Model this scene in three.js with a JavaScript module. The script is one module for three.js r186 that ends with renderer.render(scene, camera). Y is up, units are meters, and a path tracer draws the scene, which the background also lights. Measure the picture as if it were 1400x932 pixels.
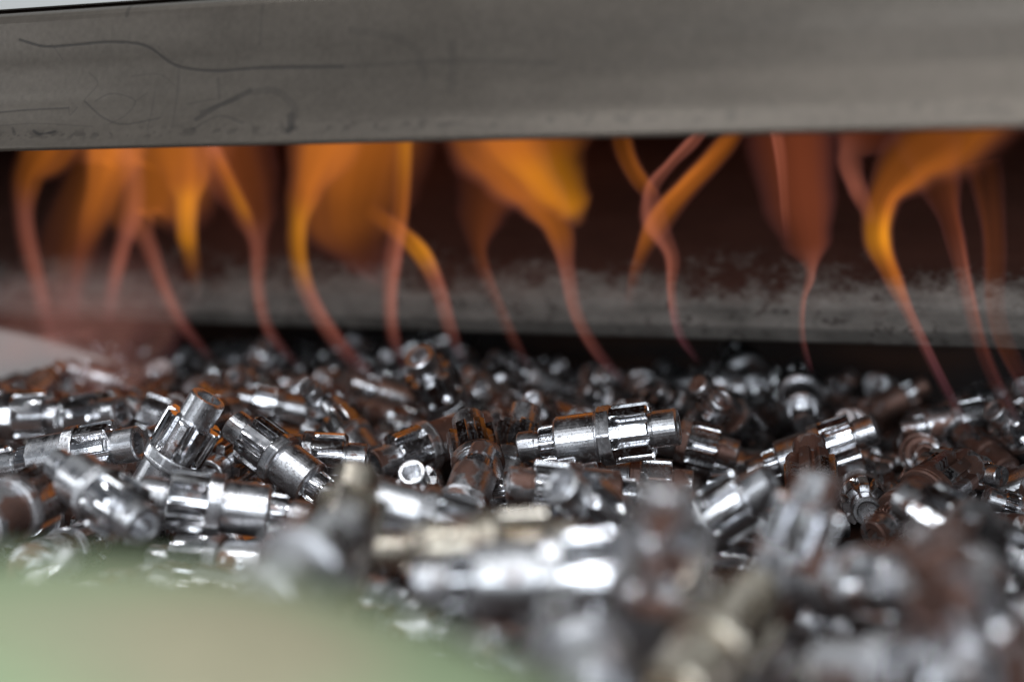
import * as THREE from 'three';
import { toCreasedNormals } from 'three/addons/utils/BufferGeometryUtils.js';
import { RectAreaLightUniformsLib } from 'three/addons/lights/RectAreaLightUniformsLib.js';

// ------------------------------------------------------------------ camera, lamps, exposure
// x runs along the furnace mouth, y up, z out of the mouth towards the viewer; y = 0 is the mean top of the heap
const scene = new THREE.Scene();
const CAM_H = 0.0858, CAM_Z = 0.526, YAW = THREE.MathUtils.degToRad(28.5), PITCH = THREE.MathUtils.degToRad(3.64);
const camera = new THREE.PerspectiveCamera(20.24, 1024 / 681, 0.02, 30);
camera.position.set(0, CAM_H, CAM_Z);
camera.rotation.set(-PITCH, YAW, 0, 'YXZ');
camera.focus = 0.70;
camera.userData.fStop = 4.5;
scene.add(camera);

const renderer = new THREE.WebGLRenderer({ antialias: true });
renderer.toneMapping = THREE.LinearToneMapping;
renderer.toneMappingExposure = 1;
renderer.shadowMap.enabled = true;
RectAreaLightUniformsLib.init();
scene.background = new THREE.Color(0.072, 0.079, 0.093);        // the dim hall round the furnace

function areaLight(name, color, intensity, w, h, at, to) {
  const l = new THREE.RectAreaLight(new THREE.Color(...color), intensity, w, h);
  l.name = name; l.position.set(...at); l.lookAt(...to); scene.add(l);
  return l;
}
const AIM = [-0.25, 0.03, -0.05];
areaLight('hall_window_light', [0.85, 0.92, 1.0], 8.5, 3.0, 0.8, [0.6, 0.36, 2.25], AIM);
for (const [x, y, z, k] of [[-1.0, 1.7, 0.7, 1], [-0.35, 1.75, 1.05, 1], [0.4, 1.7, 0.75, 1], [-0.7, 1.5, 1.9, 0.8], [0.75, 1.35, 1.6, 0.8]]) areaLight('hall_ceiling_lamp', [0.93, 0.96, 1.0], 90 * k, 0.15, 0.15, [x, y, z], AIM);
areaLight('added_side_fill', [0.9, 0.95, 1.0], 14, 0.4, 0.4, [-2.3, 0.75, 1.0], AIM);  // added side fill, gives the leftmost shafts extra highlights

// ------------------------------------------------------------------ helpers
let seed = 20240611;
function rnd() { seed = (seed + 0x6d2b79f5) | 0; let t = Math.imul(seed ^ (seed >>> 15), 1 | seed); t = (t + Math.imul(t ^ (t >>> 7), 61 | t)) ^ t; return ((t ^ (t >>> 14)) >>> 0) / 4294967296; }
const rr = (a, b) => a + (b - a) * rnd();
const clamp = THREE.MathUtils.clamp, sstep = (x, a, b) => THREE.MathUtils.smoothstep(x, a, b), mix = (a, b, t) => a + (b - a) * t;
camera.updateMatrixWorld(true);
const FPX = 2612, camR = new THREE.Vector3().setFromMatrixColumn(camera.matrixWorld, 0), camU = new THREE.Vector3().setFromMatrixColumn(camera.matrixWorld, 1), camB = new THREE.Vector3().setFromMatrixColumn(camera.matrixWorld, 2);
const rayOf = (u, v) => new THREE.Vector3().addScaledVector(camR, (u - 700) / FPX).addScaledVector(camU, (466 - v) / FPX).sub(camB);
function onLevel(u, v, y) { const r = rayOf(u, v); return camera.position.clone().addScaledVector(r, (y - CAM_H) / r.y); }
function onDepth(u, v, z) { const r = rayOf(u, v); return camera.position.clone().addScaledVector(r, (z - CAM_Z) / r.z); }
function seenAt(p) { const q = p.clone().sub(camera.position), d = -q.dot(camB); return { u: 700 + FPX * q.dot(camR) / d, v: 466 - FPX * q.dot(camU) / d, d }; }

const used = {};
function numbered(n) { const k = used[n] = (used[n] ?? -1) + 1; return k ? `${n}_${String(k).padStart(3, '0')}` : n; }
function tag(o, label, category, group, kind) {
  if (label) o.userData.label = label;
  if (category) o.userData.category = category;
  if (group) o.userData.group = group;
  if (kind) o.userData.kind = kind;
  return o;
}
function put(name, geometry, material, parent = scene) {
  const m = new THREE.Mesh(geometry, material);
  m.name = parent === scene ? numbered(name) : name; m.castShadow = m.receiveShadow = true; parent.add(m);
  return m;
}
function thing(name, label, category, group) { const g = new THREE.Group(); g.name = numbered(name); scene.add(g); return tag(g, label, category, group); }

// tiling value noise, several octaves
function lattice(n) { const a = new Float32Array(n * n); for (let i = 0; i < a.length; i++) a[i] = rnd(); return a; }
function noiseField(size, cellsX, cellsY, octaves, gain = 0.5) {
  const out = new Float32Array(size * size); let amp = 1, sum = 0;
  for (let o = 0; o < octaves; o++) {
    const cx = cellsX << o, cy = cellsY << o, L = new Float32Array(cx * cy).map(rnd);
    for (let y = 0; y < size; y++) {
      const fy = y / size * cy, y0 = Math.floor(fy), ty = fy - y0, sy = ty * ty * (3 - 2 * ty), r0 = (y0 % cy) * cx, r1 = ((y0 + 1) % cy) * cx;
      for (let x = 0; x < size; x++) {
        const fx = x / size * cx, x0 = Math.floor(fx), tx = fx - x0, sx = tx * tx * (3 - 2 * tx), a = x0 % cx, b = (x0 + 1) % cx;
        out[y * size + x] += amp * mix(mix(L[r0 + a], L[r0 + b], sx), mix(L[r1 + a], L[r1 + b], sx), sy);
      }
    }
    sum += amp; amp *= gain;
  }
  for (let i = 0; i < out.length; i++) out[i] /= sum;
  return out;
}
const toS = (c) => Math.round(255 * clamp(c <= 0.0031308 ? c * 12.92 : 1.055 * Math.pow(c, 1 / 2.4) - 0.055, 0, 1));
function texture(w, h, fill, srgb, clampEdge) {
  const d = new Uint8Array(w * h * 4);
  for (let y = 0, i = 0; y < h; y++) for (let x = 0; x < w; x++, i++) { const c = fill(x, y, i); for (let k = 0; k < 3; k++) d[i * 4 + k] = srgb ? toS(c[k]) : Math.round(255 * clamp(c[k], 0, 1)); d[i * 4 + 3] = 255; }
  const t = new THREE.DataTexture(d, w, h, THREE.RGBAFormat);
  t.magFilter = THREE.LinearFilter; t.minFilter = THREE.LinearMipmapLinearFilter; t.generateMipmaps = true;
  t.wrapS = t.wrapT = clampEdge ? THREE.ClampToEdgeWrapping : THREE.RepeatWrapping;
  if (srgb) t.colorSpace = THREE.SRGBColorSpace;
  t.needsUpdate = true;
  return t;
}
const shifted = (t, x, y) => { const c = t.clone(); c.offset.set(x, y); c.needsUpdate = true; return c; };

// ------------------------------------------------------------------ materials
const N = 512;
const nLow = noiseField(N, 5, 5, 5, 0.55), nMid = noiseField(N, 16, 16, 4, 0.6), nFine = noiseField(N, 110, 110, 2, 0.6), nGrain = noiseField(N, 200, 200, 1), nStreak = noiseField(N, 4, 160, 2, 0.6);
function steelSet(stain, spots) {            // stain: how much brown oil film, spots: how many dark specks
  const film = (i) => sstep(nLow[i] * 0.72 + nMid[i] * 0.28, 0.62 - stain * 0.34, 0.70 - stain * 0.30);
  const speck = (i) => sstep(nFine[i] * 0.82 + nMid[i] * 0.18, 0.62 - spots * 0.1, 0.72);
  const map = texture(N, N, (x, y, i) => {
    const f = film(i), s = speck(i), g = 0.86 + 0.28 * nGrain[i] * nMid[i], b = 0.7 + 0.6 * nMid[i];
    return [0, 1, 2].map((k) => mix(mix([0.68, 0.68, 0.695][k] * g, [0.22, 0.205, 0.20][k], s * 0.8), [0.125, 0.043, 0.019][k] * b, f * 0.9));
  }, true);
  const orm = texture(N, N, (x, y, i) => { const f = film(i), s = speck(i); return [1, clamp(0.62 + 0.5 * (nMid[i] - 0.5) + 0.25 * f + 0.3 * s, 0, 1), 1 - 0.25 * f - 0.2 * s]; }, false);
  const bump = texture(N, N, (x, y, i) => { const h = 0.5 * nFine[i] + 0.5 * nGrain[i] - 0.1 * speck(i); return [h, h, h]; }, false);
  return { map, orm, bump };
}
const sets = [steelSet(-0.25, 0.3), steelSet(0.2, 0.5), steelSet(0.45, 0.7), steelSet(0.68, 0.8)];
function steel(name, set, rough, bump, ox, oy, tint = [1, 1, 1]) {
  return new THREE.MeshStandardMaterial({ name, color: new THREE.Color(...tint), metalness: 1, roughness: rough, map: shifted(set.map, ox, oy), roughnessMap: shifted(set.orm, ox, oy), metalnessMap: shifted(set.orm, ox, oy), bumpMap: shifted(set.bump, ox, oy), bumpScale: bump });
}
// each finish: turned surfaces (rougher, grained) and ground tooth surfaces (brighter)
const finishes = sets.map((s, k) => [0, 1].map((j) => ({
  turned: steel('turned_steel', s, [0.52, 0.54, 0.58, 0.62][k], 0.000016, 0.13 + 0.41 * j, 0.27 * k + 0.3 * j),
  ground: steel('ground_steel', sets[Math.max(0, k - 1)], [0.24, 0.27, 0.34, 0.42][k], 0.000012, 0.53 + 0.37 * j, 0.11 + 0.29 * k),
}))).flat();
finishes.push({ turned: steel('brassy_steel', sets[1], 0.46, 0.000016, 0.21, 0.63, [0.86, 0.77, 0.62]), ground: steel('brassy_ground_steel', sets[0], 0.34, 0.000012, 0.71, 0.33, [0.88, 0.79, 0.65]) });
const FINISH = ['bright', 'bright', 'grey', 'grey', 'brown-stained', 'brown-stained', 'dark brown', 'dark brown'];

// ------------------------------------------------------------------ the pinion: a short shaft with spline, body, collar, toothed gear and bored hub
// sections: stations along x, each a closed outline r(angle); outlines share their number of points
function loft(stations, n, closeStart, closeEnd, crease = 0.6) {
  const pos = [], uv = [], idx = [], m = stations.length;
  let along = 0;
  stations.forEach((s, j) => {
    if (j) along += Math.hypot(s.x - stations[j - 1].x, s.r(0, 0) - stations[j - 1].r(0, 0));
    for (let i = 0; i <= n; i++) {
      const k = i % n, a = s.a ? s.a(k) + (i === n ? Math.PI * 2 : 0) : i / n * Math.PI * 2, r = s.r(k, a);
      pos.push(s.x, Math.cos(a) * r, Math.sin(a) * r); uv.push(a * 0.009 / 0.064, along / 0.064);
    }
  });
  for (let j = 0; j < m - 1; j++) for (let i = 0; i < n; i++) { const a = j * (n + 1) + i, b = a + n + 1; idx.push(a, a + 1, b, b, a + 1, b + 1); }
  for (const [on, j] of [[closeStart, 0], [closeEnd, m - 1]]) {
    if (!on) continue;
    const c = pos.length / 3; pos.push(stations[j].x, 0, 0); uv.push(0, (along + j) / 0.064);
    for (let i = 0; i < n; i++) { const a = j * (n + 1) + i; j ? idx.push(a, a + 1, c) : idx.push(a + 1, a, c); }
  }
  const g = new THREE.BufferGeometry();
  g.setAttribute('position', new THREE.Float32BufferAttribute(pos, 3)); g.setAttribute('uv', new THREE.Float32BufferAttribute(uv, 2)); g.setIndex(idx);
  return toCreasedNormals(g, crease);
}
const MM = 0.001, turn = (profile, n = 40, a = true, b = true) => loft(profile.map(([x, r]) => ({ x: x * MM, r: () => r * MM })), n, a, b);
// x in mm, 0 at the middle of the length (59.6)
const stubGeo = turn([[-29.8, 0.01], [-29.8, 2.1], [-28.9, 2.1], [-28.9, 2.3], [-29.8, 2.5], [-29.8, 4.9], [-29.2, 5.5], [-23.4, 5.5], [-23.1, 4.9], [-21.6, 4.9]], 32, false, true);
const NS = 24, splineGeo = loft([[-21.6, 0, 4.9], [-21.6, 0, 5.5], [-20.9, 1, 6.5], [-16.0, 1, 6.8], [-15.2, 0.4, 6.2], [-15.2, 0, 4.9]].map(([x, t, r]) => ({ x: x * MM, r: (k) => MM * (k % 4 < 2 ? r : r - 1.0 * t), a: (k) => (Math.floor(k / 4) + [0.02, 0.32, 0.55, 0.80][k % 4]) / NS * Math.PI * 2 })), NS * 4, true, true, 0.4);
const bodyGeo = turn([[-15.2, 4.5], [-15.2, 8.6], [-14.4, 9.35], [-0.2, 9.35], [0.1, 9.05], [0.8, 9.05]], 48);
const collarGeo = turn([[0.8, 8], [0.8, 10.4], [1.3, 11], [2.2, 11], [2.35, 10.85], [2.6, 10.85], [2.75, 11], [5.4, 11], [5.9, 10.7], [5.9, 7]], 48);
const NT = 8, toothA = [-0.5, -0.40, -0.37, -0.325, -0.265, -0.24, 0, 0.24, 0.265, 0.325, 0.37, 0.40], toothR = [0, 0.02, 0.12, 0.52, 0.93, 1, 1, 1, 0.93, 0.52, 0.12, 0.02];
const gearGeo = loft([[5.9, 10.7, 10.7], [6.3, 9.9, 10.75], [7.2, 8.7, 10.75], [8.4, 7.6, 10.75], [9.8, 7.05, 10.75], [19.3, 7.05, 10.75], [19.9, 6.9, 10.2], [19.9, 6.0, 6.0]].map(([x, ri, ro]) => ({
  x: x * MM, r: (k) => MM * mix(ri, ro, toothR[k % 12]), a: (k) => (Math.floor(k / 12) + 0.5 + toothA[k % 12]) / NT * Math.PI * 2 })), NT * 12, false, true, 0.45);
const hubGeo = turn([[19.9, 5], [19.9, 6.2], [20.6, 6.2], [21.0, 6.8], [29.2, 6.8], [29.8, 6.3], [29.8, 4.9], [29.3, 4.3], [22.5, 4.3], [21.8, 0.01]], 36, false, false);
// radius along the axis for stacking (mm from the middle, mm)
const OUTLINE = []; for (let t = -29; t <= 29; t += 2.9) OUTLINE.push([t * MM, MM * (t < -22 ? 5.5 : t < -15.3 ? 6.8 : t < 0.7 ? 9.35 : t < 20 ? 10.9 : 6.8)]);

function makePinion() {
  const p = new THREE.Group(), f = finishes[0];
  p.name = 'pinion_shaft';
  for (const [n, g, m] of [['stub_end', stubGeo, 'turned'], ['spline', splineGeo, 'ground'], ['shaft_body', bodyGeo, 'turned'], ['collar', collarGeo, 'turned'], ['gear', gearGeo, 'ground'], ['hub', hubGeo, 'turned']]) { const c = put(n, g, f[m], p); c.userData.part = m; }
  return p;
}
const proto = makePinion();
const pinions = [];
function addPinion(center, axis, roll, finish, info, scale = 1) {
  const p = pinions.length ? proto.clone() : proto;
  p.name = numbered('pinion_shaft');
  p.position.copy(center); p.scale.setScalar(scale);
  p.quaternion.setFromUnitVectors(new THREE.Vector3(1, 0, 0), axis).multiply(new THREE.Quaternion().setFromAxisAngle(new THREE.Vector3(1, 0, 0), roll));
  for (const c of p.children) c.material = finishes[finish][c.userData.part ?? 'turned'];
  const ends = [seenAt(center.clone().addScaledVector(axis, -0.0298 * scale)), seenAt(center.clone().addScaledVector(axis, 0.0298 * scale))];
  scene.add(p);
  const rec = { p, center, axis, finish, scale, s: seenAt(center), ends, ...info };
  pinions.push(rec);
  return rec;
}

// ------------------------------------------------------------------ furnace structure
// lengths along a closed outline swept along x; uv in metres (x, distance round the outline)
function sweep(outline, x0, x1, segs = 8, crease = 0.5) {
  const pos = [], uv = [], idx = [], n = outline.length; let s = 0;
  outline.forEach(([z, y], i) => { if (i) s += Math.hypot(z - outline[i - 1][0], y - outline[i - 1][1]); for (let k = 0; k <= segs; k++) { const x = mix(x0, x1, k / segs); pos.push(x, y, z); uv.push(x, s); } });
  for (let i = 0; i < n - 1; i++) for (let k = 0; k < segs; k++) { const a = i * (segs + 1) + k, b = a + segs + 1; idx.push(a, a + 1, b, b, a + 1, b + 1); }
  const g = new THREE.BufferGeometry();
  g.setAttribute('position', new THREE.Float32BufferAttribute(pos, 3)); g.setAttribute('uv', new THREE.Float32BufferAttribute(uv, 2)); g.setIndex(idx);
  return toCreasedNormals(g, crease);
}
const arc = (cz, cy, r, a0, a1, n) => Array.from({ length: n + 1 }, (_, i) => { const a = (a0 + (a1 - a0) * i / n) * Math.PI / 180; return [cz + r * Math.cos(a), cy + r * Math.sin(a)]; });
function boxGeo(w, h, d, x, y, z) { const g = new THREE.BoxGeometry(w, h, d); g.translate(x, y, z); return g; }

const sootMap = texture(N, N, (x, y, i) => { const f = sstep(nLow[i], 0.35, 0.65), b = 0.6 + 0.8 * nMid[i]; return [mix(0.035, 0.085, f) * b, mix(0.026, 0.040, f) * b, mix(0.024, 0.026, f) * b]; }, true);
sootMap.repeat.set(4, 4);
const sootMat = new THREE.MeshStandardMaterial({ name: 'sooty_steel', map: sootMap, roughness: 0.75, metalness: 0.2 });
const beltMat = new THREE.MeshStandardMaterial({ name: 'belt_steel', map: sootMap, roughness: 0.6, metalness: 0.5 });

// front beam: face z = 0, bottom y 0.111, top y 0.161; the face's marks are in metres along x, y
const BX0 = -0.62, BW = 0.78, BW_PX = 2048, BH_PX = 256, BY0 = 0.1, BH = 0.0975;
function beamMaps() {
  const c = document.createElement('canvas'); c.width = BW_PX; c.height = BH_PX;
  const q = c.getContext('2d'); q.fillStyle = '#000'; q.fillRect(0, 0, BW_PX, BH_PX);
  const X = (x) => (x - BX0) / BW * BW_PX, Y = (y) => BH_PX - (y - BY0) / BH * BH_PX;
  const scratch = (pts, w, a) => { q.strokeStyle = `rgba(255,255,255,${a})`; q.lineWidth = w * 0.8; q.lineJoin = q.lineCap = 'round'; q.beginPath(); pts.forEach(([u, v], i) => { const p = onDepth(u, v, 0); i ? q.lineTo(X(p.x), Y(p.y)) : q.moveTo(X(p.x), Y(p.y)); }); q.stroke(); };
  const curve = (pts) => new THREE.CatmullRomCurve3(pts.map(([u, v]) => new THREE.Vector3(u, v, 0))).getPoints(60).map((p) => [p.x, p.y]);
  SCRATCHES.forEach(([pts, w, a]) => scratch(curve(pts), w, a));
  const mark = q.getImageData(0, 0, BW_PX, BH_PX).data;
  const g1 = noiseField(1024, 7, 7, 6, 0.6), g2 = noiseField(1024, 256, 256, 2, 0.6), g3 = noiseField(1024, 120, 40, 3, 0.6);
  const at = (f, x, y) => f[(y & 1023) * 1024 + (x & 1023)];
  const m = (x, y) => mark[((BH_PX - 1 - y) * BW_PX + x) * 4] / 255;
  const chip = (x, y) => { const yy = BY0 + (y + 0.5) / BH_PX * BH, edge = 1 - sstep(Math.abs(yy - 0.1125), 0.0, 0.004); return edge * sstep(at(g3, x, y * 4) + 0.1 * sstep(0.62 - (x / BW_PX), 0.0, 0.5), 0.62, 0.68); };
  const map = texture(BW_PX, BH_PX, (x, y) => {
    const n = at(g1, x, y * 2), s = at(g2, x, y), k = clamp(0.8 * m(x, y) + 0.4 * chip(x, y), 0, 0.9), base = 0.84 + 0.26 * (n - 0.5) + 0.2 * (s - 0.5);
    return [0.124 * base, 0.104 * base, 0.084 * base].map((v, i) => mix(v, [0.022, 0.019, 0.017][i], k));
  }, true, true);
  const rough = texture(BW_PX, BH_PX, (x, y) => { const v = 0.62 + 0.2 * (at(g1, x, y * 2) - 0.5) + 0.15 * m(x, y); return [v, v, v]; }, false, true);
  const bump = texture(BW_PX, BH_PX, (x, y) => { const v = 0.6 + 0.3 * (at(g2, x, y) - 0.5) - 0.4 * m(x, y) - 0.2 * chip(x, y); return [v, v, v]; }, false, true);
  return { map, rough, bump };
}
// scratches and rub marks on the beam, each a line through points of the face
const SCRATCHES = [
  [[[26, 54], [60, 63], [110, 60], [150, 57], [198, 62], [240, 89], [290, 97], [360, 93], [470, 92]], 3.2, 0.95],
  [[[360, 93], [470, 92], [620, 84], [760, 88]], 6, 0.3],
  [[[0, 160], [40, 156], [100, 153]], 2.2, 0.8], [[[100, 151], [104, 164], [112, 152]], 1.6, 0.5],
  [[[120, 142], [150, 168], [178, 180], [230, 170]], 2.2, 0.7], [[[120, 140], [135, 115], [122, 100]], 1.6, 0.45], [[[135, 142], [155, 131], [190, 143], [180, 166], [160, 180]], 1.6, 0.55],
  [[[190, 143], [205, 130]], 1.6, 0.5], [[[215, 128], [216, 190]], 2.2, 0.4], [[[245, 95], [248, 185]], 4, 0.3], [[[280, 172], [300, 155], [345, 128]], 7, 0.75], [[[284, 160], [330, 140]], 5, 0.6], [[[262, 148], [300, 140]], 3, 0.35],
  [[[277, 190], [310, 168], [345, 180]], 3, 0.5], [[[350, 130], [380, 128], [412, 160], [410, 195]], 9, 0.4], [[[408, 168], [412, 192]], 10, 0.75], [[[170, 5], [172, 20]], 6, 0.6], [[[300, 110], [305, 140]], 5, 0.35],
  [[[480, 40], [560, 60], [585, 110]], 8, 0.25], [[[618, 60], [622, 130]], 10, 0.3], [[[355, 60], [358, 5]], 4, 0.3], [[[70, 60], [85, 82]], 1.4, 0.4], [[[215, 62], [228, 78], [250, 86]], 1.4, 0.4], [[[0, 182], [60, 178], [140, 184]], 2, 0.35],
  [[[180, 105], [220, 103], [240, 118]], 1.6, 0.35], [[[30, 185], [36, 196]], 4, 0.6], [[[60, 190], [70, 196], [90, 192]], 4, 0.7],
];
const bm = beamMaps();
const beamMat = new THREE.MeshStandardMaterial({ name: 'worn_grey_steel', map: bm.map, roughness: 0.6, roughnessMap: bm.rough, metalness: 0.6, bumpMap: bm.bump, bumpScale: 0.00007 });
function beamGeo() {
  const outline = [[-0.02, 0.165], [-0.02, 0.161], ...arc(-0.006, 0.155, 0.006, 90, 0, 6), [0, 0.142], [0.0003, 0.137], [0.0010, 0.132], [0.0021, 0.127], [0.0037, 0.122], [0.0058, 0.117], [0.0078, 0.1132], [0.0088, 0.1118], ...arc(0.0078, 0.1113, 0.0011, 30, -120, 6), [0.002, 0.1145], [-0.004, 0.132], [-0.004, 0.15], [-0.02, 0.164]];
  const g = sweep(outline.map((p) => p).reverse(), -1.3, 0.7, 40), p = g.attributes.position, uv = g.attributes.uv;
  for (let i = 0; i < p.count; i++) uv.setXY(i, (p.getX(i) - BX0) / BW, (p.getY(i) - BY0 - 0.5 * Math.max(0, p.getZ(i))) / BH);
  return g;
}
const beam = thing('front_beam', 'long grey steel beam, scratched at one end, above the flames', 'beam');
put('face_plate', beamGeo(), beamMat, beam);
const hoodMat = new THREE.MeshStandardMaterial({ name: 'pale_painted_sheet', color: new THREE.Color(0.42, 0.42, 0.40), roughness: 0.6 });
const hood = thing('hood_panel', 'pale painted sheet just above the grey beam', 'panel');
put('sheet', boxGeo(2.0, 0.25, 0.004, -0.3, 0.288, -0.010), hoodMat, hood);

// back plate: front face z = -0.26, lower edge y 0.034
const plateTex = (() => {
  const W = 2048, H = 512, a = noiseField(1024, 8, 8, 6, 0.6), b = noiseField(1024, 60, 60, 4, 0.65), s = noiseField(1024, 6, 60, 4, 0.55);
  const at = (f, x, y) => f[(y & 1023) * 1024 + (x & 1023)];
  const rustShade = (x, y) => { const h = y / H * 0.2; return sstep(0.5 + 0.65 * (at(a, x * 2, y * 2) * 0.45 + at(b, x, y) * 0.3 + at(b, x * 3, y * 3) * 0.25 - 0.5) + (h - 0.021) * 10, 0.40, 0.64); };  // rust and soot, with the shade above the lit band painted in
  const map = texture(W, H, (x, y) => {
    const k = rustShade(x, y), sp = sstep(at(b, x * 2 + 300, y * 2) * 0.6 + at(a, x * 2, y * 2) * 0.4, 0.57, 0.63), g = 0.8 + 0.25 * (at(s, x, y) - 0.5) + 0.7 * (at(b, x, y) - 0.5) + 0.6 * (at(a, x * 3, y * 3) - 0.5), r = 0.5 + at(a, x + 500, y * 2);
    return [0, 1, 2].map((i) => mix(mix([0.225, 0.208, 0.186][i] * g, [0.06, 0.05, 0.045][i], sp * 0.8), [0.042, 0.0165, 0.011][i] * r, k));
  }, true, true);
  const rough = texture(W, H, (x, y) => { const v = mix(0.5, 0.85, rustShade(x, y)) + 0.2 * (at(s, x, y * 2) - 0.5); return [v, v, 1 - 0.8 * rustShade(x, y)]; }, false, true);
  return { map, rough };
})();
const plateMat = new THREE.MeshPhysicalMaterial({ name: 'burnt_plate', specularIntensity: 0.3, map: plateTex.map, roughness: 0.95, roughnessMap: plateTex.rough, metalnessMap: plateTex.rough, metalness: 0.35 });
const plate = thing('back_plate', 'rusty steel plate with painted shade above its bare grey lower edge, behind the flames', 'plate');
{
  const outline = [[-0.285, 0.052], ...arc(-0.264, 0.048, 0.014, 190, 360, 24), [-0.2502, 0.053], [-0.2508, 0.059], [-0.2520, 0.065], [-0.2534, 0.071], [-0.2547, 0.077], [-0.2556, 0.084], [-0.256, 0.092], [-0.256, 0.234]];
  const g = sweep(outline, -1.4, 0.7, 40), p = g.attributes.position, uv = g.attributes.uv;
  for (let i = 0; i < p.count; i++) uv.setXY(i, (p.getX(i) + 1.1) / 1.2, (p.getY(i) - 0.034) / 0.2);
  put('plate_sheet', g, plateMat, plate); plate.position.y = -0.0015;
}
tag(put('furnace_roof', boxGeo(2.1, 0.02, 0.62, -0.35, 0.24, -0.33), sootMat), null, null, null, 'structure');
tag(put('furnace_back_wall', boxGeo(2.1, 0.4, 0.02, -0.35, 0.10, -0.64), sootMat), null, null, null, 'structure');
tag(put('furnace_side_wall', boxGeo(0.02, 0.4, 0.62, 0.71, 0.10, -0.33), sootMat), null, null, null, 'structure');
tag(put('furnace_side_wall', boxGeo(0.02, 0.4, 0.62, -1.41, 0.10, -0.33), sootMat), null, null, null, 'structure');
tag(put('belt_floor', boxGeo(2.1, 0.02, 1.25, -0.35, -0.047, -0.02), beltMat), null, null, null, 'structure');

tag(put('hall_floor', boxGeo(9, 0.05, 5, -0.3, -0.95, 3.6), new THREE.MeshStandardMaterial({ name: 'pale_concrete', color: new THREE.Color(0.45, 0.45, 0.44), roughness: 0.8 })), null, null, null, 'structure');

// pale side guide at the far end of the heap
const paleMat = new THREE.MeshStandardMaterial({ name: 'pale_scaled_steel', color: new THREE.Color(0.40, 0.37, 0.345), roughness: 0.6, metalness: 0.1, bumpMap: sets[1].bump, bumpScale: 0.0002 });
{
  const g = thing('side_guide', 'pale blurred guide plate where the heap meets the furnace corner', 'guide plate');
  const sh = new THREE.Shape(); sh.moveTo(-0.2, -0.05); sh.lineTo(-0.2, 0.036); sh.lineTo(-0.02, 0.030); sh.quadraticCurveTo(0.04, 0.024, 0.085, 0.006); sh.lineTo(0.12, -0.05); sh.closePath();
  const e = new THREE.ExtrudeGeometry(sh, { depth: 0.008, bevelEnabled: true, bevelSize: 0.002, bevelThickness: 0.002, bevelSegments: 3, curveSegments: 20 });
  const m = put('guide_sheet', e, paleMat, g);
  const p = onDepth(30, 470, -0.23); g.position.set(p.x - 0.02, 0, p.z); g.rotation.y = 0.25;
}

// green painted lip close to the lens
const lipTex = (() => {
  const a = noiseField(512, 3, 3, 3, 0.5), b = noiseField(512, 40, 40, 3, 0.6);
  return texture(512, 512, (x, y, i) => {
    const w = sstep(0.30 + 0.5 * (a[i] - 0.5) + 0.1 * (b[i] - 0.5) - 1.5 * Math.hypot((x - 222) / 512, (y - 235) / 700), 0, 0.22), g = 0.9 + 0.3 * (b[i] - 0.5), d = sstep(a[(i + 1000) % 262144], 0.45, 0.7);
    return [0, 1, 2].map((k) => g * mix(mix([0.26, 0.325, 0.18][k], [0.30, 0.35, 0.225][k], d), [0.315, 0.285, 0.18][k], w));
  }, true, true);
})();
const lipMat = new THREE.MeshStandardMaterial({ name: 'green_paint', map: lipTex, roughness: 0.8 });
{
  // a rolled sheet: its crest line runs along local x, sloping down at one end, its skirt falls towards the lens
  const pos = [], uv = [], idx = [], nu = 40, nv = 26;
  const crest = [[-0.12, 0.0], [-0.06, 0.002], [0, 0.0005], [0.022, -0.004], [0.045, -0.013], [0.066, -0.024], [0.09, -0.042]];
  const cv = new THREE.CatmullRomCurve3(crest.map(([x, y]) => new THREE.Vector3(x, y, 0)));
  for (let i = 0; i <= nu; i++) { const c = cv.getPoint(i / nu); for (let j = 0; j <= nv; j++) { const a = -0.9 + j / nv * 2.5, R = 0.035, ext = Math.max(0, j / nv - 0.7) * 0.1; pos.push(c.x, c.y - R + R * Math.cos(a) - ext * 0.6, R * Math.sin(a) + ext * 0.5); uv.push(i / nu, 1 - j / nv); } }
  for (let i = 0; i < nu; i++) for (let j = 0; j < nv; j++) { const a = i * (nv + 1) + j, b = a + nv + 1; idx.push(a, a + 1, b, b, a + 1, b + 1); }
  const g = new THREE.BufferGeometry(); g.setAttribute('position', new THREE.Float32BufferAttribute(pos, 3)); g.setAttribute('uv', new THREE.Float32BufferAttribute(uv, 2)); g.setIndex(idx); g.computeVertexNormals();
  const t = thing('tray_lip', 'blurred green painted metal lip with a worn tan patch, close up', 'tray lip');
  put('rolled_sheet', g, lipMat, t);
  const r = rayOf(250, 784), p = camera.position.clone().addScaledVector(r, 0.268);
  t.position.copy(p); t.rotation.y = YAW;
}

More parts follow.
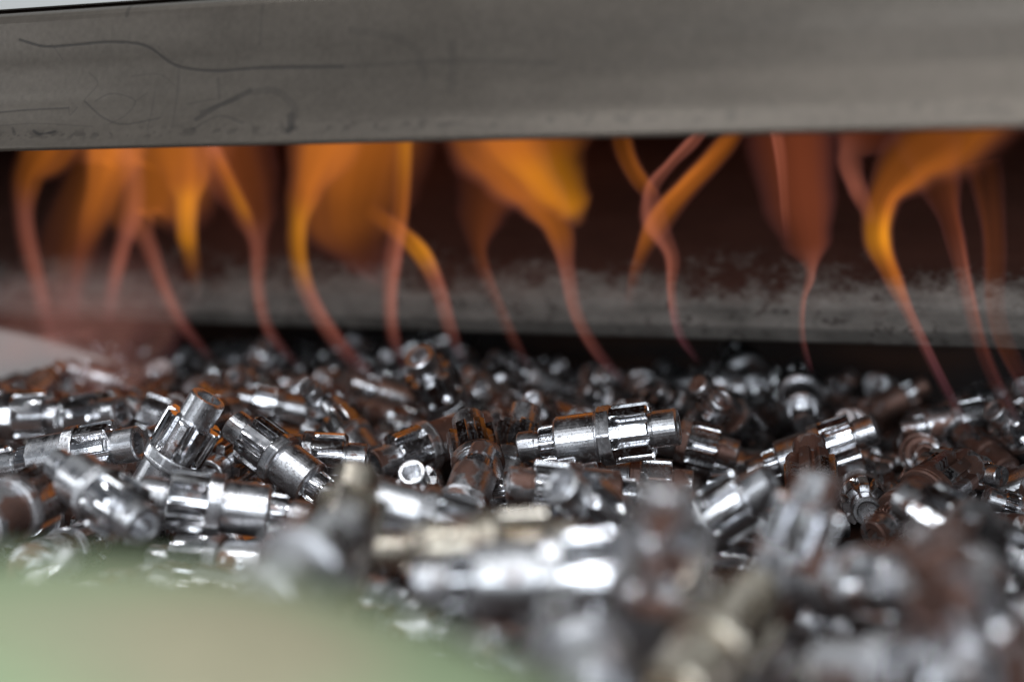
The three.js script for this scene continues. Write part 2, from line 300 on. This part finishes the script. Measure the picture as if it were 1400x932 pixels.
// ------------------------------------------------------------------ the heap
// chosen shafts: [u, v, height mm, angle of the hub end in the view, lean of the hub end towards the lens, finish, size, label]
const PICKED = [
  [818, 597, 6.7, 8, 12, 1, 1, 'sharpest grey pinion shaft lying on top, hub aimed slightly up'],
  [858, 656, -11, -4, 5, 4, 0.82, 'brown-topped pinion shaft lying straight under the sharpest one'],
  [95, 622, -0.5, 10, 15, 1, 0.95, 'sharp bright pinion shaft whose bored hub ends beside the tilted gear'],
  [230, 636, -3, 58, 12, 0, 1, 'bright pinion shaft tilted steeply with its open hub upward'],
  [92, 575, 0, 9, 28, 0, 1, 'very bright pinion shaft behind the sharp one with the bored hub'],
  [5, 569, 2, 2, 5, 0, 1, 'white-gleaming pinion shaft lying level near the pale guide plate'],
  [390, 634, -3, 146, -22, 3, 0.9, 'grey pinion shaft leaning with body and collar down, crossing a level gear'],
  [412, 622, -3, -3, 4, 2, 0.85, 'level pinion shaft whose gear shows beyond the leaning collar'],
  [308, 692, -9, 172, 5, 0, 0.95, 'pinion shaft with a broad white gleam along its body'],
  [135, 675, -1, -25, 45, 1, 0.95, 'pale pinion shaft with diagonal teeth just above the green lip'],
  [8, 700, -9, 32, -62, 4, 1, 'pinion shaft showing its big collar ring around a brown body'],
  [400, 788, 4, 40, -62, 0, 1, 'blurred pinion shaft with a wide bright collar arc by the green lip'],
  [462, 768, -8, 80, -40, 8, 1, 'tan-tinted pinion shaft standing with its teeth upright'],
  [570, 705, -3, -15, 0, 1, 0.9, 'pinion shaft with a short white gleam beside the tan upright gear'],
  [734, 790, -0.5, 2, 0, 0, 1, 'large blurred pinion shaft with the brightest level gleam'],
  [902, 826, -4, 88, 16, 4, 1, 'large blurred pinion shaft standing with its gear upward'],
  [832, 714, -8, 140, 40, 1, 0.9, 'bright pinion shaft with slanting teeth below the sharpest pair'],
  [795, 670, -6, 174, 6, 4, 0.85, 'pinion shaft whose stub end and fine spline point away from its slanting neighbour'],
  [958, 722, -11, 36, 18, 1, 0.95, 'bright pinion shaft with a round gleam on its hub, beside the standing gear'],
  [1112, 684, -15, 86, -42, 6, 0.9, 'dark brown pinion shaft standing with gear behind its collar ring'],
  [1262, 682, -14, 28, -36, 6, 1, 'dark brown pinion shaft with stepped bright rings, stub end foremost'],
  [925, 600, -2, -14, 8, 4, 0.85, 'brown pinion shaft half hidden behind the hub of the sharpest one'],
  [1110, 616, -6, 20, 10, 3, 0.9, 'grey pinion shaft with bright hub lying behind the brown standing gear'],
  [608, 548, 6, 118, 40, 0, 1, 'white-gleaming pinion shaft end behind the heap, teeth showing as arcs'],
  [1095, 542, 6, 80, -64, 1, 0.9, 'pinion shaft in shade showing its collar like a ring'],
  [1022, 516, 6, 108, -60, 3, 1, 'dim round pinion shaft end under the back plate edge'],
  [700, 640, -10, 76, -28, 3, 0.9, 'grey pinion shaft upright behind the stub of the sharpest one'],
  [655, 640, -5, 105, -48, 3, 0.9, 'grey pinion shaft showing two smooth collar rings'],
  [592, 606, -2, 200, 30, 4, 0.9, 'brown pinion shaft with shiny ring, lying past the two smooth collars'],
  [735, 664, -9, 10, 5, 2, 0.75, 'pinion shaft with sharp fine spline peeping out of the heap'],
  [636, 684, -11, 250, 45, 5, 0.85, 'brown pinion shaft with its open bore facing the lens'],
  [1318, 800, -8, 60, -55, 5, 1, 'blurred pinion shaft with a tall pale ring near the picture corner'],
  [1175, 800, -8, 12, 58, 5, 0.95, 'blurred grey pinion shaft with scattered light spots'],
  [1075, 775, -6, 70, 10, 2, 0.9, 'blurred bright pinion shaft between the standing gear and the pale ring'],
  [962, 905, -12, 40, -48, 8, 1, 'tan blurred pinion shaft slanting at the picture bottom'],
  [800, 918, -12, 115, -70, 1, 1, 'blurred pinion shaft with an arc of light beside the green lip'],
  [1200, 925, -14, 8, 40, 3, 0.9, 'blurred pinion shaft with a level gleam at the picture bottom'],
  [1335, 735, -10, 150, -50, 3, 1, 'dark brown blurred pinion shaft beyond the tall pale ring'],
  [655, 748, 0, 3, 4, 8, 0.9, 'brass-tinted blurred pinion shaft lying level behind the brightest level gleam'],
  [1340, 880, -7, 120, 20, 7, 1, 'dark pinion shaft in the bottom corner of the heap'],
];
const CELL = 0.0015, GX0 = -0.95, GZ0 = -0.45, GW = 760, GH = 600, FLOOR = -0.037;
const top = new Float32Array(GW * GH).fill(FLOOR), under = new Float32Array(GW * GH).fill(9);
const cellOf = (x, z) => { const i = Math.round((x - GX0) / CELL), j = Math.round((z - GZ0) / CELL); return i < 0 || j < 0 || i >= GW || j >= GH ? -1 : j * GW + i; };
const SIDE = [-0.9, -0.55, 0, 0.55, 0.9];
// how high the middle has to be for the shaft to clear what is below it; Infinity outside the bed
function restHeight(x, z, ax, ay, az, scale) {
  const hl = Math.hypot(ax, az) || 1e-6, sx = -az / hl, sz = ax / hl; let y = -9;
  for (const [t0, r0] of OUTLINE) { const t = t0 * scale, r = r0 * scale; for (const s of SIDE) {
    const c = cellOf(x + ax * t + sx * r * s, z + az * t + sz * r * s); if (c < 0) return Infinity;
    y = Math.max(y, top[c] - t * ay + r * Math.sqrt(1 - s * s) / Math.max(0.35, hl));
  } }
  return y;
}
function stamp(c, a, scale, hangs) {
  const hl = Math.hypot(a.x, a.z) || 1e-6, sx = -a.z / hl, sz = a.x / hl;
  for (let t0 = -0.0298; t0 <= 0.0298; t0 += 0.001) {
    const r = OUTLINE[clamp(Math.round((t0 + 0.029) / 0.0029), 0, OUTLINE.length - 1)][1] * scale, t = t0 * scale;
    for (let s = -r; s <= r; s += 0.001) {
      const k = cellOf(c.x + a.x * t + sx * s, c.z + a.z * t + sz * s); if (k < 0) continue;
      const h = Math.sqrt(Math.max(0, r * r - s * s)) / Math.max(0.35, hl), y = c.y + a.y * t;
      top[k] = Math.max(top[k], y + h); if (hangs) under[k] = Math.min(under[k], y - h);
    }
  }
}
function roofClear(c, a) {        // nothing chosen hangs lower than this shaft's upper side
  const hl = Math.hypot(a.x, a.z) || 1e-6, sx = -a.z / hl, sz = a.x / hl;
  for (const [t, r] of OUTLINE) for (const s of SIDE) { const k = cellOf(c.x + a.x * t + sx * r * s, c.z + a.z * t + sz * r * s); if (k >= 0 && c.y + a.y * t + r * Math.sqrt(1 - s * s) > under[k] + 0.0015) return false; }
  return true;
}
const picked = PICKED.map(([u, v, h, ang, lean, finish, scale, label]) => {
  const c = onLevel(u, v, h * MM), A = ang * Math.PI / 180, L = lean * Math.PI / 180;
  const a = new THREE.Vector3().addScaledVector(camR, Math.cos(A) * Math.cos(L)).addScaledVector(camU, Math.sin(A) * Math.cos(L)).addScaledVector(camB, Math.sin(L)).normalize();
  return { c, a, finish, scale, label };
});
// how much of a chosen shaft a new one would hide in the photograph's view
const segDist = (p, a, b) => { const x = b.u - a.u, y = b.v - a.v, t = clamp(((p.u - a.u) * x + (p.v - a.v) * y) / (x * x + y * y + 1e-6), 0, 1); return Math.hypot(p.u - a.u - x * t, p.v - a.v - y * t); };
function hides(c, a) {
  for (const q of pinions) {
    if (!q.chosen) continue;
    for (const [t, r] of OUTLINE.filter((_, i) => i % 3 === 0)) {
      const p = seenAt(c.clone().addScaledVector(a, t)); if (p.d > q.s.d - 0.004) continue;
      if (segDist(p, q.ends[0], q.ends[1]) < (r + 0.009 * q.keep) * FPX / p.d * q.keep) return true;
    }
  }
  return false;
}
const inFrame = (s, m) => s.u > -m && s.u < 1400 + m && s.v < 932 + m;
function drop(tries, limit, shadeWeight) {
  let best = null;
  for (let k = 0; k < tries; k++) {
    const far = rnd() < 0.5, scale = far ? rr(0.66, 0.86) : rr(0.7, 0.92), x = far ? rr(-0.92, 0.05) : rr(-0.7, 0.12), z = far ? rr(-0.42, -0.08) : rr(-0.15, 0.36), s = seenAt(new THREE.Vector3(x, 0, z));
    if (s.d < 0.36 || !inFrame(s, 70)) continue;
    let yaw = rr(0, Math.PI * 2), px = x, pz = z, pose = null;
    for (let it = 0; it < 14; it++) {          // roll about for a lower place
      const qx = px + (it ? rr(-0.006, 0.006) : 0), qz = pz + (it ? rr(-0.006, 0.006) : 0), qy = yaw + (it ? rr(-0.3, 0.3) : 0);
      for (let tilt = -36; tilt <= 36; tilt += 6) {
        const T = tilt * Math.PI / 180, ax = Math.cos(qy) * Math.cos(T), ay = Math.sin(T), az = Math.sin(qy) * Math.cos(T), y = restHeight(qx, qz, ax, ay, az, scale);
        if (!pose || y < pose.c.y - 1e-5) pose = { c: new THREE.Vector3(qx, y, qz), a: new THREE.Vector3(ax, ay, az), yaw: qy, scale };
      }
      px = pose.c.x; pz = pose.c.z; yaw = pose.yaw;
    }
    if (!isFinite(pose.c.y) || pose.c.y > limit(pose.c) || !roofClear(pose.c, pose.a) || hides(pose.c, pose.a)) continue;
    if (!best || pose.c.y < best.c.y) best = pose;
  }
  return best;
}
// the heap dips before the sharpest shaft and on the far right, and rises again towards the plate
function pileTop(c) {
  const s = seenAt(c), side = sstep(s.u, 300, 700);
  return s.d < 0.48 ? mix(-0.010, -0.018, side) : s.d < 0.69 ? mix(-0.008, -0.015, side) : s.d < 0.78 ? mix(-0.001, -0.009, side) : mix(0.003, 0.011, sstep(s.d, 0.8, 1));
}
function stainOf(c) {          // browner towards the furnace corner beside the back plate, cleaner by the lip
  const s = seenAt(c), w = (s.d < 0.52 ? 0.02 : 0.24) + 0.24 * sstep(s.u, 850, 1200) * sstep(s.d, 0.5, 0.62) + rr(-0.35, 0.35);
  const k = w < 0.12 ? 0 : w < 0.38 ? 1 : w < 0.66 ? 2 : 3;
  return k * 2 + (rnd() < 0.5 ? 0 : 1);
}
for (const q of picked) stamp(q.c, q.a, q.scale, true);
picked.forEach((q, i) => addPinion(q.c, q.a, rr(0, 6.28) + (i ? 0 : 0.37), q.finish, { label: q.label, chosen: true, keep: i === 0 ? 1 : i < 24 ? 0.8 : 0.5 }, q.scale));
const saved = top.slice(); top.fill(FLOOR);
for (let k = 0, miss = 0; k < 330 && miss < 150; k++) { const q = drop(4, (c) => -0.018); if (!q) { miss++; continue; } addPinion(q.c, q.a, rr(0, 6.28), stainOf(q.c), {}, q.scale); stamp(q.c, q.a, q.scale); }
for (let i = 0; i < top.length; i++) top[i] = Math.max(top[i], saved[i]);
under.fill(9);
for (let k = 0, miss = 0; k < 640 && miss < 1000; k++) { const q = drop(3, pileTop); if (!q) { miss++; continue; } addPinion(q.c, q.a, rr(0, 6.28), stainOf(q.c), {}, q.scale); stamp(q.c, q.a, q.scale); }

// a shaft of which the view shows next to nothing is left out
{
  const W = 350, H = 233, zb = new Float32Array(W * H).fill(9), id = new Int16Array(W * H).fill(-1), seen = pinions.map(() => 0);
  pinions.forEach((q, n) => {
    for (const [t, r] of OUTLINE) {
      const s = seenAt(q.center.clone().addScaledVector(q.axis, t * q.scale)), R = r * q.scale * FPX / s.d / 4, cu = s.u / 4, cv = s.v / 4, z = s.d - r * 0.7;
      for (let y = Math.max(0, Math.ceil(cv - R)); y <= Math.min(H - 1, cv + R); y++) for (let x = Math.max(0, Math.ceil(cu - R)); x <= Math.min(W - 1, cu + R); x++) if ((x - cu) ** 2 + (y - cv) ** 2 < R * R && z < zb[y * W + x]) { zb[y * W + x] = z; id[y * W + x] = n; }
    }
  });
  for (const n of id) if (n >= 0) seen[n]++;
  for (let n = pinions.length - 1; n >= 0; n--) { pinions[n].seen = seen[n]; if (seen[n] < 8) { scene.remove(pinions[n].p); pinions.splice(n, 1); } }
}
console.log('pinions', pinions.length);

// labels of the others: finish, pose, and which one it is beside, behind or before a shaft that is easily found
const MARKS = { 0: 'the sharpest shaft', 2: 'the sharp bored shaft', 3: 'the steep open shaft', 5: 'the white-gleaming level shaft', 6: 'the leaning grey shaft', 8: 'the broad-gleaming shaft', 9: 'the pale diagonal shaft', 12: 'the tan-tinted toothed shaft', 14: 'the large gleaming shaft', 15: 'the large standing shaft', 18: 'the round-gleam shaft', 19: 'the brown standing shaft', 20: 'the stepped-ring shaft', 22: 'the bright-hubbed grey shaft', 23: 'the white-gleaming shaft end', 24: 'the shaded ring-like end', 25: 'the dim round end', 27: 'the two-ringed shaft', 31: 'the pale-ringed blurred shaft' };
const chosen = pinions.filter((q) => q.chosen), ordinal = ['', 'second ', 'third ', 'fourth ', 'fifth ', 'sixth ', 'seventh ', 'eighth ', 'ninth ', 'tenth ', 'eleventh ', 'twelfth '], placed = {};
const anchors = Object.entries(MARKS).map(([k, name]) => ({ name, q: pinions.find((p) => p.label === PICKED[k][7]) })).filter((a) => a.q);
const rest = pinions.filter((q) => !q.chosen).map((q) => {
  const far = anchors.map((a) => [Math.hypot((q.s.u - a.q.s.u) * 0.8, (q.s.v - a.q.s.v) * 1.6), a]).sort((x, y) => x[0] - y[0])[0];
  const a = far[1], du = (q.s.u - a.q.s.u) * 0.8, dv = (q.s.v - a.q.s.v) * 1.6;
  const where = Math.abs(dv) >= Math.abs(du) ? (dv < 0 ? 'behind' : 'before') : du < 0 ? 'on the guide plate side of' : 'on the dark corner side of';
  return { q, key: `${where} ${a.name}`, near: far[0] };
}).sort((x, y) => x.near - y.near);
for (const { q, key } of rest) {
  const n = placed[key] = (placed[key] ?? -1) + 1, lean = Math.abs(q.axis.dot(camB)), e = Math.atan2(Math.abs(q.axis.dot(camU)), Math.abs(q.axis.dot(camR))) * 57.3;
  q.label = `${FINISH[q.finish]} shaft ${q.seen < 40 ? 'barely showing' : lean > 0.8 ? 'seen end-on' : e < 20 ? 'lying level' : e > 60 ? 'standing upright' : 'lying slanted'}, ${ordinal[n] ?? 'last '}${key}`;
}
for (const q of pinions) tag(q.p, q.label, 'pinion shaft', 'pinion shafts heaped on the furnace belt');

// ------------------------------------------------------------------ flames
// each tongue: a thin hollow sheet of burning gas, lens-shaped in section; stations [u, v, width px, r, g, b, opacity] seen where it stands
const flameMat = new THREE.MeshBasicMaterial({ name: 'flame_gas', vertexColors: true, transparent: true, side: THREE.DoubleSide });
const GLOW = [0.62, 0.27, 0.22], PINK = [0.68, 0.205, 0.13], ROSE = [0.52, 0.16, 0.18], ORANGE = [0.80, 0.22, 0.028], AMBER = [1.2, 0.42, 0.022], RED = [0.33, 0.075, 0.03], HAZE = [0.30, 0.075, 0.02];
function tongue(parent, name, z, stations) {
  stations = [...stations]; { const [a, b] = stations.slice(-2); if (b[1] < 220) stations.push([b[0] + (b[0] - a[0]) * 0.8, 120, b[2] * 1.2, b[3], b[4]]); }
  const C = stations.map(([u, v]) => onDepth(u, v, z)), curve = new THREE.CatmullRomCurve3(C, false, 'centripetal'), n = 64, around = 36, lean = rnd() < 0.5 ? -0.5 : 0.5, ph = rr(0, 9), pos = [], col = [], idx = [], m = stations.length;
  const val = (t, f) => { const x = t * (m - 1), i = Math.min(m - 2, Math.floor(x)), k = x - i, s = k * k * (3 - 2 * k); return mix(f(stations[i]), f(stations[i + 1]), s); };
  const wob = rr(0, 6.28), T = new THREE.Vector3(), S = new THREE.Vector3(), D = new THREE.Vector3(0, 0, 1);
  for (let j = 0; j <= n; j++) {
    const t = j / n, c = curve.getPoint(t), d = seenAt(c).d, w = val(t, (s) => s[2]) * d / FPX / 2 * (1.3 + 0.55 * sstep(val(t, (q) => q[2]), 22, 60)), a = val(t, (s) => s[4]);
    T.copy(curve.getTangent(t)); S.crossVectors(D, T).normalize();
    const endFade = (0.25 + 0.75 * sstep(t, 0, 0.28)) * sstep(t, 0, 0.05) * (0.8 + 0.2 * Math.sin(t * 7 + ph)), swing = 0.005 * Math.sin(wob + t * 5);
    for (let i = 0; i < around; i++) {
      const q = i / around * Math.PI * 2, k = Math.cos(q), e = Math.sin(q) * 0.35;
      pos.push(c.x + S.x * w * k, c.y + S.y * w * k, c.z + S.z * w * k + e * w + swing);
      const sw = k * 2.6 + ph + 0.8 * Math.sin(t * 3 + ph), streak = 0.5 + 0.28 * Math.sin(sw * 1.7) + 0.22 * Math.sin(sw * 3.3 + t * 2 + ph * 2), rim = Math.exp(-(((k - lean) / 0.24) ** 2));
      const edge = Math.pow(Math.max(0, 1 - k * k), 1.7) * (0.35 + 0.5 * streak + 0.55 * rim);
      const fringe = sstep(Math.abs(k), 0.45, 0.95) * 0.75, hot = 1 + 0.5 * rim * Math.max(0, 1 - Math.abs(t - 0.55) * 2.4);
      for (let h = 0; h < 3; h++) col.push(mix(mix(val(t, (s) => s[3][h]) * hot, [0.36, 0.11, 0.16][h], 0.65 * (1 - sstep(t, 0, 0.26))), [0.58, 0.19, 0.19][h], fringe));
      col.push(0.54 * a * edge * endFade);
    }
  }
  for (let j = 0; j < n; j++) for (let i = 0; i < around; i++) { const a = j * around + i, b = j * around + (i + 1) % around; idx.push(a, b, a + around, b, b + around, a + around); }
  const g = new THREE.BufferGeometry(); g.setAttribute('position', new THREE.Float32BufferAttribute(pos, 3)); g.setAttribute('color', new THREE.Float32BufferAttribute(col, 4)); g.setIndex(idx); g.computeVertexNormals();
  const o = put(name, g, flameMat, parent); o.castShadow = false;
  return o;
}
const FLAMES = [
  ['outermost flame, dim pink, at the dark furnace corner', -0.17, [[[62, 478, 26, PINK, 0.2], [42, 390, 28, PINK, 0.4], [32, 300, 30, PINK, 0.45], [45, 240, 40, ORANGE, 0.4], [75, 195, 60, ORANGE, 0.5]], [[95, 470, 40, PINK, 0.15], [90, 350, 60, HAZE, 0.35], [120, 250, 60, ORANGE, 0.35], [140, 190, 80, ORANGE, 0.5]]]],
  ['thin rosy flame leaning into the wide orange sheet', -0.19, [[[138, 450, 24, PINK, 0.3], [145, 390, 24, PINK, 0.45], [160, 340, 26, PINK, 0.45], [182, 285, 34, PINK, 0.45], [188, 240, 34, PINK, 0.4], [182, 190, 40, PINK, 0.35]], [[110, 440, 16, RED, 0.2], [112, 360, 22, RED, 0.4], [128, 280, 40, ORANGE, 0.5], [150, 190, 60, ORANGE, 0.6]]]],
  ['wide orange flame tapering to a curved pink stem', -0.2, [[[285, 500, 14, PINK, 0.25], [240, 440, 20, PINK, 0.42], [222, 390, 22, PINK, 0.45], [208, 335, 28, PINK, 0.45], [190, 285, 60, ORANGE, 0.45], [215, 240, 130, ORANGE, 0.55], [215, 190, 160, ORANGE, 0.5]]]],
  ['short bright amber flame hanging like a drop', -0.21, [[[270, 430, 12, PINK, 0.1], [264, 350, 26, AMBER, 0.5], [263, 320, 30, AMBER, 0.75], [262, 280, 32, AMBER, 0.75], [258, 240, 50, ORANGE, 0.55], [245, 190, 70, ORANGE, 0.5]]]],
  ['orange flame with an inner fork on a smooth pink stem', -0.2, [[[420, 505, 12, PINK, 0.2], [370, 450, 18, PINK, 0.45], [350, 395, 20, PINK, 0.5], [345, 340, 26, PINK, 0.5], [338, 290, 48, HAZE, 0.6], [325, 240, 70, HAZE, 0.6], [315, 190, 80, HAZE, 0.6]], [[340, 330, 14, AMBER, 0.2], [325, 285, 22, AMBER, 0.6], [310, 235, 24, ORANGE, 0.65], [295, 190, 26, PINK, 0.6]]]],
  ['tall bright flame with a long stem sweeping to the heap', -0.2, [[[510, 528, 18, PINK, 0.2], [462, 470, 24, PINK, 0.5], [430, 410, 26, PINK, 0.55], [417, 360, 28, AMBER, 0.55], [414, 310, 30, AMBER, 0.65], [420, 260, 42, ORANGE, 0.6], [440, 190, 70, ORANGE, 0.6]]]],
  ['broad orange flame sheet between two taller edges', -0.21, [[[520, 400, 14, PINK, 0.15], [500, 350, 50, HAZE, 0.4], [488, 300, 100, ORANGE, 0.5], [490, 250, 120, ORANGE, 0.55], [495, 190, 130, ORANGE, 0.6]]]],
  ['upright flame edge with a straight thin stem', -0.19, [[[565, 515, 14, PINK, 0.2], [542, 455, 22, PINK, 0.42], [532, 400, 24, PINK, 0.42], [531, 350, 28, PINK, 0.45], [540, 280, 26, ORANGE, 0.5], [548, 190, 26, AMBER, 0.55]]]],
  ['slanting orange flame crossing to the upright one', -0.2, [[[640, 500, 14, PINK, 0.2], [612, 445, 22, PINK, 0.5], [590, 390, 24, PINK, 0.5], [568, 345, 28, AMBER, 0.55], [540, 312, 26, ORANGE, 0.4], [510, 285, 24, ORANGE, 0.1]]]],
  ['faint thin flame before the dark middle of the plate', -0.22, [[[722, 510, 12, RED, 0.2], [690, 455, 16, PINK, 0.2], [672, 405, 18, PINK, 0.2], [658, 350, 24, HAZE, 0.35], [665, 290, 50, HAZE, 0.3], [690, 230, 90, HAZE, 0.3]]]],
  ['boldest orange flame bending over on a long pink stem', -0.2, [[[852, 530, 12, ROSE, 0.3], [805, 475, 18, PINK, 0.5], [782, 425, 20, PINK, 0.5], [775, 370, 24, PINK, 0.5], [768, 315, 36, ORANGE, 0.5], [745, 268, 50, ORANGE, 0.55], [710, 225, 70, ORANGE, 0.55], [690, 188, 100, ORANGE, 0.55]], [[795, 312, 22, AMBER, 0.3], [778, 280, 44, AMBER, 0.6], [750, 240, 66, AMBER, 0.6], [735, 188, 110, ORANGE, 0.6]]]],
  ['rosy flame twisting across an orange one', -0.2, [[[960, 500, 10, ROSE, 0.2], [925, 455, 14, ROSE, 0.35], [912, 400, 14, PINK, 0.35], [912, 350, 22, PINK, 0.4], [890, 300, 34, PINK, 0.45], [890, 260, 22, PINK, 0.5], [920, 225, 16, PINK, 0.55], [960, 185, 20, PINK, 0.55]], [[858, 430, 14, ORANGE, 0.15], [868, 360, 20, ORANGE, 0.4], [895, 300, 34, ORANGE, 0.5], [935, 255, 30, ORANGE, 0.55], [975, 218, 30, ORANGE, 0.5], [1005, 185, 30, ORANGE, 0.5]], [[905, 290, 20, HAZE, 0.3], [875, 240, 26, ORANGE, 0.3], [855, 188, 30, ORANGE, 0.25]]]],
  ['narrow rosy flame like a leaf on a thread', -0.2, [[[1105, 515, 10, ROSE, 0.3], [1092, 460, 10, PINK, 0.35], [1096, 410, 10, PINK, 0.4], [1110, 375, 16, PINK, 0.4], [1108, 330, 48, RED, 0.5], [1098, 270, 66, RED, 0.55], [1085, 185, 80, RED, 0.55]], [[1085, 330, 12, PINK, 0.15], [1070, 270, 14, PINK, 0.35], [1058, 185, 18, PINK, 0.4]]]],
  ['great orange flame curling away at the far side of the plate', -0.19, [[[1335, 600, 16, ROSE, 0.25], [1285, 510, 16, ROSE, 0.4], [1245, 435, 18, PINK, 0.35], [1215, 375, 28, ORANGE, 0.5], [1195, 325, 36, AMBER, 0.65], [1204, 270, 40, ORANGE, 0.6], [1245, 220, 60, ORANGE, 0.55], [1300, 178, 90, ORANGE, 0.5]], [[1190, 310, 20, ORANGE, 0.3], [1172, 255, 28, PINK, 0.45], [1168, 215, 34, PINK, 0.4], [1185, 178, 60, RED, 0.45]]]],
  ['faint reddish flame trailing in front of the speckled plate', -0.2, [[[1400, 590, 18, RED, 0.35], [1345, 480, 20, RED, 0.3], [1318, 390, 22, PINK, 0.25], [1298, 310, 28, RED, 0.35], [1280, 240, 46, HAZE, 0.35], [1270, 185, 60, HAZE, 0.3]]]],
  ['last dim flame by the edge of the heap', -0.21, [[[1420, 560, 20, RED, 0.3], [1370, 440, 26, HAZE, 0.3], [1360, 330, 30, HAZE, 0.25], [1340, 220, 40, HAZE, 0.15]]]],
  ['low pink flame haze put as a glowing sheet before the pale guide plate', -0.16, [[[215, 505, 130, GLOW, 0.3], [175, 465, 150, GLOW, 0.4], [120, 430, 130, GLOW, 0.3], [80, 395, 90, GLOW, 0.1]], [[60, 500, 120, GLOW, 0.25], [50, 450, 130, GLOW, 0.3], [70, 400, 100, GLOW, 0.1]]]],  // pink glow over the guide plate, put in as a soft emitting sheet
];
for (const [label, z, tongues] of FLAMES) {
  const f = thing('flame', label, 'flame', 'flames rising behind the heap');
  tongues.forEach((t) => tongue(f, 'flame_tongue', z, t));
}
for (const [u, v] of [[70, 300], [215, 260], [420, 270], [540, 290], [750, 250], [920, 270], [1095, 300], [1210, 270]]) {
  const l = new THREE.PointLight(new THREE.Color(1, 0.34, 0.07), 0.0005);
  l.name = 'flame_glow'; l.position.copy(onDepth(u, v + 50, -0.16)); l.shadow.radius = 1.5; l.castShadow = true; scene.add(l);
}

renderer.render(scene, camera);
